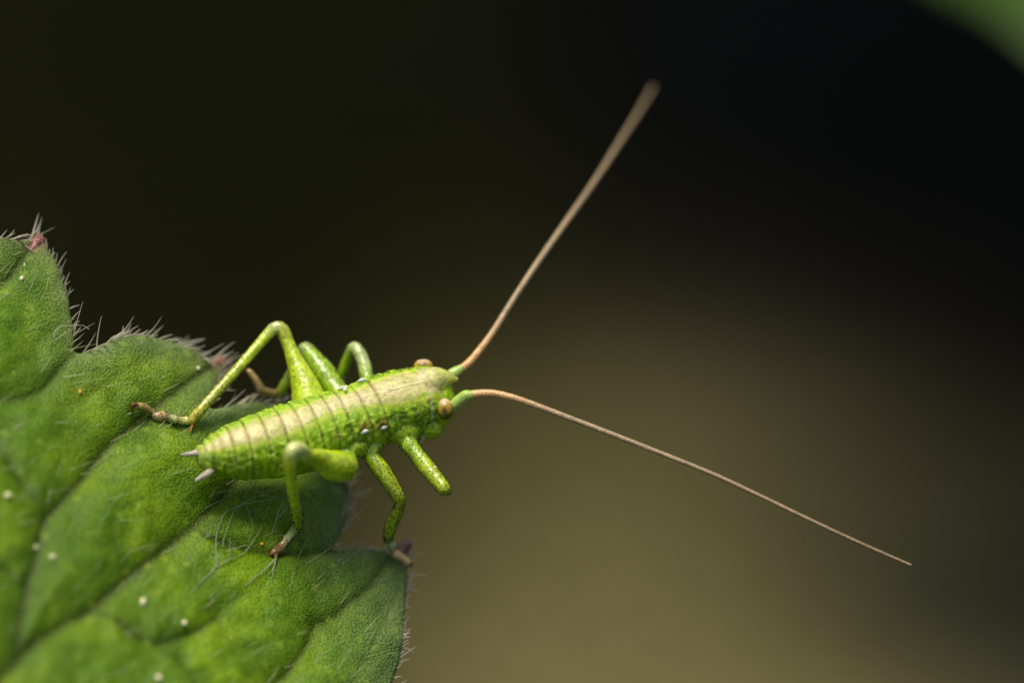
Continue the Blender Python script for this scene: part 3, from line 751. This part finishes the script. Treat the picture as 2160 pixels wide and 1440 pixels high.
# --- fuse everything into one skin
def build_nymph():
    V = np.vstack(src.v); C = np.concatenate([np.vstack(src.c), np.concatenate(src.g)[:, None]], -1); H = np.concatenate(src.h)
    me = bpy.data.meshes.new('tmp'); me.from_pydata(V.tolist(), [], src.f)
    ob = bpy.data.objects.new('tmp', me); scene.collection.objects.link(ob)
    rm = ob.modifiers.new('r', 'REMESH'); rm.mode = 'VOXEL'; rm.voxel_size = 0.0145; rm.adaptivity = 0
    sm = ob.modifiers.new('s', 'SMOOTH'); sm.factor = 0.4; sm.iterations = 2
    dg = bpy.context.evaluated_depsgraph_get(); ev = ob.evaluated_get(dg); em = ev.to_mesh()
    nv = len(em.vertices); co = np.empty(nv * 3); em.vertices.foreach_get('co', co); co = co.reshape(-1, 3)
    no = np.empty(nv * 3); em.vertices.foreach_get('normal', no); no = no.reshape(-1, 3)
    fs = [tuple(p.vertices) for p in em.polygons]
    ev.to_mesh_clear(); bpy.data.objects.remove(ob); bpy.data.meshes.remove(me)
    kd = kdtree.KDTree(len(V))
    for i, p in enumerate(V): kd.insert(p, i)
    kd.balance()
    nn = np.array([kd.find(p)[1] for p in co])
    base = W(600, 1000, leaf_z(600, 1000))
    root = empty('bush_cricket_nymph', base)
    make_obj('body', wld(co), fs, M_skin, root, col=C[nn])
    # short dark bristles
    hh = H[nn]; N_ = 6500
    pick = rng.choice(nv, N_, p=hh / hh.sum())
    b = Buf()
    kept = []
    cell = {}
    for i in pick:
        p = co[i]; key = tuple(np.floor(p / 0.045).astype(int))
        if key in cell: continue
        cell[key] = 1
        d = no[i] + rng.normal(0, 0.35, 3) + np.array([-0.1, -0.5, 0])
        d /= np.linalg.norm(d)
        strand(b, p - no[i] * 0.006, d, rng.uniform(0.022, 0.045), rng.uniform(0.006, 0.010), rng.normal(0, 0.1, 3), 3, 4)
    v, f, _ = b.get()
    o = make_obj('bristle', wld(v), f, M_bristle, root); o['kind'] = 'stuff'; o['label'] = 'tiny dark bristles dotted over the legs'
    return root
NYMPH = build_nymph()
tag(NYMPH, 'pale-backed green bush cricket nymph with long brown antennae standing on the leaf', 'insect')

# --- eyes
def eye(px, py, z, rx, ry, rz, view, label):
    n = 40
    u = np.linspace(0.01, math.pi - 0.01, n); w = np.linspace(0, 2 * np.pi, 2 * n, endpoint=False)
    U, Q = np.meshgrid(u, w, indexing='ij')
    d = np.stack([np.sin(U) * np.cos(Q), np.sin(U) * np.sin(Q), np.cos(U)], -1).reshape(-1, 3)
    p = d * np.array([rx, ry, rz]) / PX + cs(px, py, z)
    nz = noise(p, 10.0)
    C = lerp(np.broadcast_to((0.46, 0.30, 0.025), p.shape), (0.72, 0.52, 0.30), smooth(0.25, 0.9, d[:, 1] + 0.3 * (nz - 0.5)))  # highlight on top and shade below are painted into the eye
    C = lerp(C, (0.10, 0.10, 0.006), smooth(0.1, -0.65, d[:, 1]))
    pv = np.asarray(view, float); pv /= np.linalg.norm(pv)
    C = lerp(C, (0.05, 0.018, 0.004), 0.97 * np.exp(-(np.arccos(np.clip(d @ pv, -1, 1)) / 0.36) ** 2))     # dark spot
    idx = np.arange(n * 2 * n).reshape(n, 2 * n)
    f = np.stack([idx[:-1], idx[1:], np.roll(idx, -1, 1)[1:], np.roll(idx, -1, 1)[:-1]], -1).reshape(-1, 4).tolist()
    o = make_obj('eye', wld(p), f, M_eye, NYMPH, col=C)
    o['label'] = label
eye(938, 863, -0.21, 17.5, 23, 17, (0.0, -0.1, 1.0), 'tan domed eye with a dark spot')
eye(893, 772, -0.86, 21, 15, 21, (0.0, 0.25, 0.9), 'amber eye half hidden behind the crown')

# --- antennae: a green basal joint and a long ringed thread
def antenna(nodes, scape, label):
    P = np.array([q[:4] for q in nodes], float)
    n = 520
    c4 = catmull(np.concatenate([cs(P[:, 0], P[:, 1], P[:, 2]), P[:, 3:4] / PX], -1), n)
    s = np.concatenate([[0], np.cumsum(np.linalg.norm(np.diff(c4[:, :3], axis=0), axis=1))])
    pitch = 0.06 + 0.05 * s / s[-1]
    rings = np.cumsum(np.gradient(s) / pitch) * 2 * np.pi
    rad = c4[:, 3] * (1 + 0.025 * np.sin(rings) + 0.02 * np.sin(rings * 0.37))
    v, f, ri, th = tube_geo(c4[:, :3], rad, 14, up=(0.1, 0.4, 0.9))
    t = np.clip((ri - 3) / (n - 1), 0, 1); rr = np.concatenate([[rings[0]] * 3, rings, [rings[-1]] * 3])[ri]
    base = lerp(np.broadcast_to((0.70, 0.40, 0.15), v.shape), (0.37, 0.26, 0.14), smooth(0.02, 0.20, t))
    base = lerp(base, (0.27, 0.19, 0.10), smooth(0.3, 1.0, t))
    base = base * (1.0 - 0.16 * smooth(0.2, 0.9, -np.sin(rr)))[:, None] * (0.85 + 0.3 * noise(v, 9.0))[:, None]
    o = make_obj('antenna', wld(v), f, M_ant, NYMPH, col=base); o['label'] = label
    Q = np.array([q[:4] for q in scape], float)
    c = catmull(np.concatenate([cs(Q[:, 0], Q[:, 1], Q[:, 2]), Q[:, 3:4] / PX], -1), 40)
    v, f, ri, th = tube_geo(c[:, :3], c[:, 3], 20, up=(0.1, 0.4, 0.9))
    v = v + 0.012 * (np.stack([noise(v + k * 9, 12.0) for k in range(3)], -1) - 0.5)
    col = lerp(np.broadcast_to((0.30, 0.48, 0.03), v.shape), (0.46, 0.55, 0.20), noise(v, 7.0))
    b = make_obj('scape', wld(v), f, M_skin, NYMPH, col=col)
    b.parent = o; b.matrix_parent_inverse = Matrix.Identity(4)
antenna([(978, 774, -0.62, 8.5), (992, 762, -0.68, 8.8), (1012, 738, -0.80, 8.2), (1040, 700, -0.98, 7.6), (1080, 636, -1.25, 7.0), (1130, 560, -1.6, 6.9), (1190, 474, -2.3, 6.6), (1250, 389, -3.2, 6.2), (1310, 296, -4.6, 5.6), (1350, 232, -5.8, 4.8), (1378, 184, -6.9, 4.2)],
        [(944, 800, -0.56, 13), (956, 788, -0.58, 12.5), (968, 780, -0.60, 10), (980, 772, -0.63, 8)], 'brown thread rising and blurring towards its tip')
antenna([(1000, 831, -0.36, 8.8), (1020, 829, -0.34, 8.6), (1050, 831, -0.31, 8.0), (1100, 844, -0.25, 7.2), (1200, 881, -0.14, 6.4), (1300, 919, -0.05, 5.8), (1400, 958, 0.04, 5.4), (1500, 998, 0.10, 5.0), (1600, 1044, 0.15, 4.7), (1700, 1092, 0.2, 4.3), (1810, 1143, 0.2, 4.0), (1920, 1191, 0.2, 3.4)],
        [(952, 858, -0.45, 13), (968, 845, -0.42, 13), (982, 834, -0.39, 12), (994, 832, -0.37, 9.5), (1006, 830, -0.36, 8)], 'sharp brown thread sloping down to its tip')

# --- cerci at the tail
def small_tube(name, nodes, mat, lab=None, parent=NYMPH, nang=12, n=24):
    P = np.array(nodes, float)
    c = catmull(np.concatenate([cs(P[:, 0], P[:, 1], P[:, 2]), P[:, 3:4] / PX], -1), n)
    v, f, _, _ = tube_geo(c[:, :3], np.maximum(c[:, 3], 0.002), nang, up=(0.3, 0.5, 0.8))
    v = v + 0.008 * (np.stack([noise(v + k * 9, 14.0) for k in range(3)], -1) - 0.5)
    o = make_obj(name, wld(v), f, mat, parent)
    if lab: o['label'] = lab
    return o
small_tube('cercus', [(430, 955, 0.66, 7), (415, 955, 0.72, 7.5), (400, 957, 0.78, 5), (383, 958, 0.84, 2)], M_cercus)
small_tube('cercus', [(445, 994, 0.85, 7), (437, 999, 0.92, 8), (426, 1005, 1.0, 6), (413, 1013, 1.08, 2.5)], M_cercus)
# --- claws and spurs
small_tube('claw', [(288, 856, fz(288, 856, 0.17), 4), (281, 858, fz(281, 858, 0.16), 3.2), (279, 866, fz(279, 866, 0.10), 2.4), (280, 874, fz(280, 874, 0.03), 1.2)], M_claw)
small_tube('claw', [(290, 854, fz(290, 854, 0.2), 4), (284, 852, fz(284, 852, 0.22), 3), (277, 855, fz(277, 855, 0.18), 2), (276, 862, fz(276, 862, 0.1), 1)], M_claw)
small_tube('spur', [(410, 886, fz(410, 886, 0.15), 5), (406, 897, fz(406, 897, 0.12), 3.4), (401, 910, fz(401, 910, 0.09), 1)], mat_plain('spur_horn', (0.50, 0.18, 0.01), 0.35, 0.2))
small_tube('spur', [(633, 1100, 0.05, 4.5), (641, 1108, 0.05, 3.2), (648, 1120, 0.05, 1)], M_claw)
small_tube('spur', [(626, 1112, fz(626, 1112, 0.1), 4), (629, 1121, fz(629, 1121, 0.12), 3), (634, 1124, fz(634, 1124, 0.1), 1)], M_claw)
small_tube('claw', [(580, 1163, fz(580, 1163), 4.5), (574, 1167, fz(574, 1167), 3.5), (567, 1168, fz(567, 1168, 0.04), 1.5)], M_claw)
small_tube('claw', [(582, 1166, fz(582, 1166), 4.5), (582, 1173, fz(582, 1173), 3.5), (579, 1180, fz(579, 1180, 0.03), 1.2)], M_claw)
small_tube('claw', [(861, 1184, fz(858, 1188, 0.17), 4), (867, 1188, fz(862, 1192, 0.14), 2.8), (869, 1195, fz(862, 1198, 0.06), 1.2)], M_bristle)
small_tube('claw', [(860, 1185, fz(858, 1188, 0.17), 4), (861, 1192, fz(860, 1194, 0.12), 2.8), (857, 1199, fz(857, 1199, 0.05), 1.2)], M_bristle)
small_tube('claw', [(527, 784, -1.25, 4), (521, 780, -1.25, 3), (516, 784, -1.28, 1.4)], M_claw)
# white warts beside the mid legs
M_white = mat_plain('white_wart', (0.62, 0.66, 0.55), 0.35, 0.3)
for x, y in ((769, 911), (809, 903)):
    z = skin_z(x, y)
    o = small_tube('wart', [(x - 5, y + 2, z - 0.02, 3), (x, y - 1, z - 0.01, 5), (x + 5, y - 3, z - 0.02, 3)], M_white); o['label'] = 'small white wart on the flank'
for x, y in ((722, 819), (762, 803)):
    z = skin_z(x, y)
    small_tube('wart', [(x - 6, y + 1, z - 0.02, 3), (x, y - 1, z - 0.02, 4.5), (x + 8, y - 3, z - 0.02, 3)], M_white)

# ------------------------------------------------------------------ grains and fibres lying about
def grain(name, at_c, rx, ry, mat, label, cat, group=None, ang=0.0):
    bm = bmesh.new(); bmesh.ops.create_icosphere(bm, subdivisions=3, radius=1.0)
    a = math.radians(ang)
    V = np.array([list(v.co) for v in bm.verts]); F = [tuple(v.index for v in f.verts) for f in bm.faces]; bm.free()
    V = V * (1 + 0.25 * (noise(V + rng.random() * 9, 1.7) - 0.5))[:, None]
    V = V * np.array([rx, ry, min(rx, ry)]) / PX
    V = np.stack([V[:, 0] * math.cos(a) - V[:, 1] * math.sin(a), V[:, 0] * math.sin(a) + V[:, 1] * math.cos(a), V[:, 2]], -1)
    o = make_obj(name, wld(V + at_c), F, mat); put_origin(o, wld(at_c)); tag(o, label, cat, group)
def leaf_grain(x, y, rx, ry, mat, label, ang=0.0, name='pollen_grain', group='pollen grains on the leaf'):
    grain(name, leaf_cs([(x, y)], 0.6 * min(rx, ry) / PX)[0], rx, ry, mat, label, 'pollen', group, ang)
leaf_grain(49, 583, 4.5, 6, M_pollen, 'bright pollen grain below the upper reddish leaf tooth', -20)
leaf_grain(59, 550, 2.0, 4, M_pollen, 'thin pale speck beside the upper reddish leaf tooth', -5)
leaf_grain(15, 1045, 7.5, 6, M_pollen, 'cream pollen grain by the vein fork near the leaf rim')
leaf_grain(114, 1170, 7, 6, M_pollen, 'round cream pollen grain beside the long branching vein')
leaf_grain(305, 1266, 6, 9.5, M_pollen, 'oblong cream pollen grain just below the main vein', -10)
leaf_grain(388, 1314, 6, 6, M_pollen, 'small round cream pollen grain right of the oblong one', 30)
leaf_grain(333, 1430, 7.5, 6.5, M_pollen, 'cream pollen grain lowest on the leaf below the oblong one')
leaf_grain(172, 823, 4, 5, M_opollen, 'tiny orange grain on the leaf left of the hind foot')
leaf_grain(557, 1142, 4, 3.5, M_opollen, 'tiny orange grain beside the near hind foot')
leaf_grain(427, 767, 4, 4.5, M_pollen, 'tiny pale grain near the leaf rim below the reddish tooth')
leaf_grain(86, 1143, 4.5, 4, M_pollen, 'faint tiny grain in the branching vein')
grain('pollen_grain', cs(728, 821, skin_z(728, 821) + 0.03), 5, 5.5, M_pollen, 'cream pollen grain stuck on the insect back', 'pollen', None)
grain('pollen_grain', cs(918, 985, skin_z(914, 989) - 0.04), 2.5, 3, M_pollen, 'pale speck on the lifted front leg', 'pollen', None)

def fibre(strands, label):
    b = Buf(); first = None
    for pts, r in strands:
        P = np.array([leaf_cs([(x, y)], l)[0] for x, y, l in pts]); c = catmull(P, 12 * len(P))
        c = c + 0.02 * (np.stack([noise(c + k * 7, 5.0) for k in range(3)], -1) - 0.5)
        n = len(c); rad = np.full(n, r / PX) * (1 - 0.5 * np.linspace(0, 1, n))
        v, f, _, _ = tube_geo(c, rad, 5, up=(0.3, 0.2, 0.9)); b.add(v, f)
        if first is None: first = P[0]
    v, f, _ = b.get()
    o = make_obj('fibre', wld(v), f, M_fibre); put_origin(o, wld(first)); tag(o, label, 'fibre', None)
fibre([([(455, 1195, .03), (458, 1130, .08), (468, 1090, .12), (490, 1072, .14), (530, 1062, .16), (560, 1060, .18), (585, 1052, .2), (590, 1043, .22), (583, 1040, .2)], 1.3), ([(470, 1150, .05), (482, 1100, .1), (500, 1072, .16), (515, 1055, .2), (508, 1048, .2)], 0.9), ([(498, 1072, .14), (540, 1050, .2), (570, 1056, .2)], 0.8), ([(520, 1066, .1), (530, 1110, .06), (526, 1140, .03)], 0.7)], 'long pale hooked fibre curling from leaf towards the near shin')
fibre([([(575, 1118, .03), (582, 1090, .1), (592, 1062, .15), (602, 1048, .2), (596, 1042, .22)], 1.5), ([(585, 1092, .08), (600, 1075, .12), (606, 1060, .14)], 1.1)], 'short forked pale fibre behind the near shin')
fibre([([(455, 1195, .03), (480, 1182, .04), (520, 1160, .06), (555, 1105, .08)], 1.2), ([(455, 1195, .03), (425, 1225, .03), (402, 1250, .02)], 1.4)], 'branching pale fibre on the leaf below the tail')
fibre([([(582, 1178, .08), (556, 1202, .06), (530, 1222, .04), (515, 1238, .02)], 2.0), ([(583, 1176, .08), (576, 1200, .05), (573, 1222, .02)], 1.6), ([(576, 1200, .05), (562, 1216, .02)], 1.0)], 'pale forked fibre trailing from the near hind foot')
fibre([([(115, 710, .05), (116, 700, .1), (125, 693, .15), (150, 690, .2), (172, 689, .22), (185, 697, .2)], 1.8)], 'pale crooked fibre crossing the leaf beside the rim notch')

tag(LEAF, 'hairy green toothed leaf with reddish tooth tips carrying the insect', 'leaf')
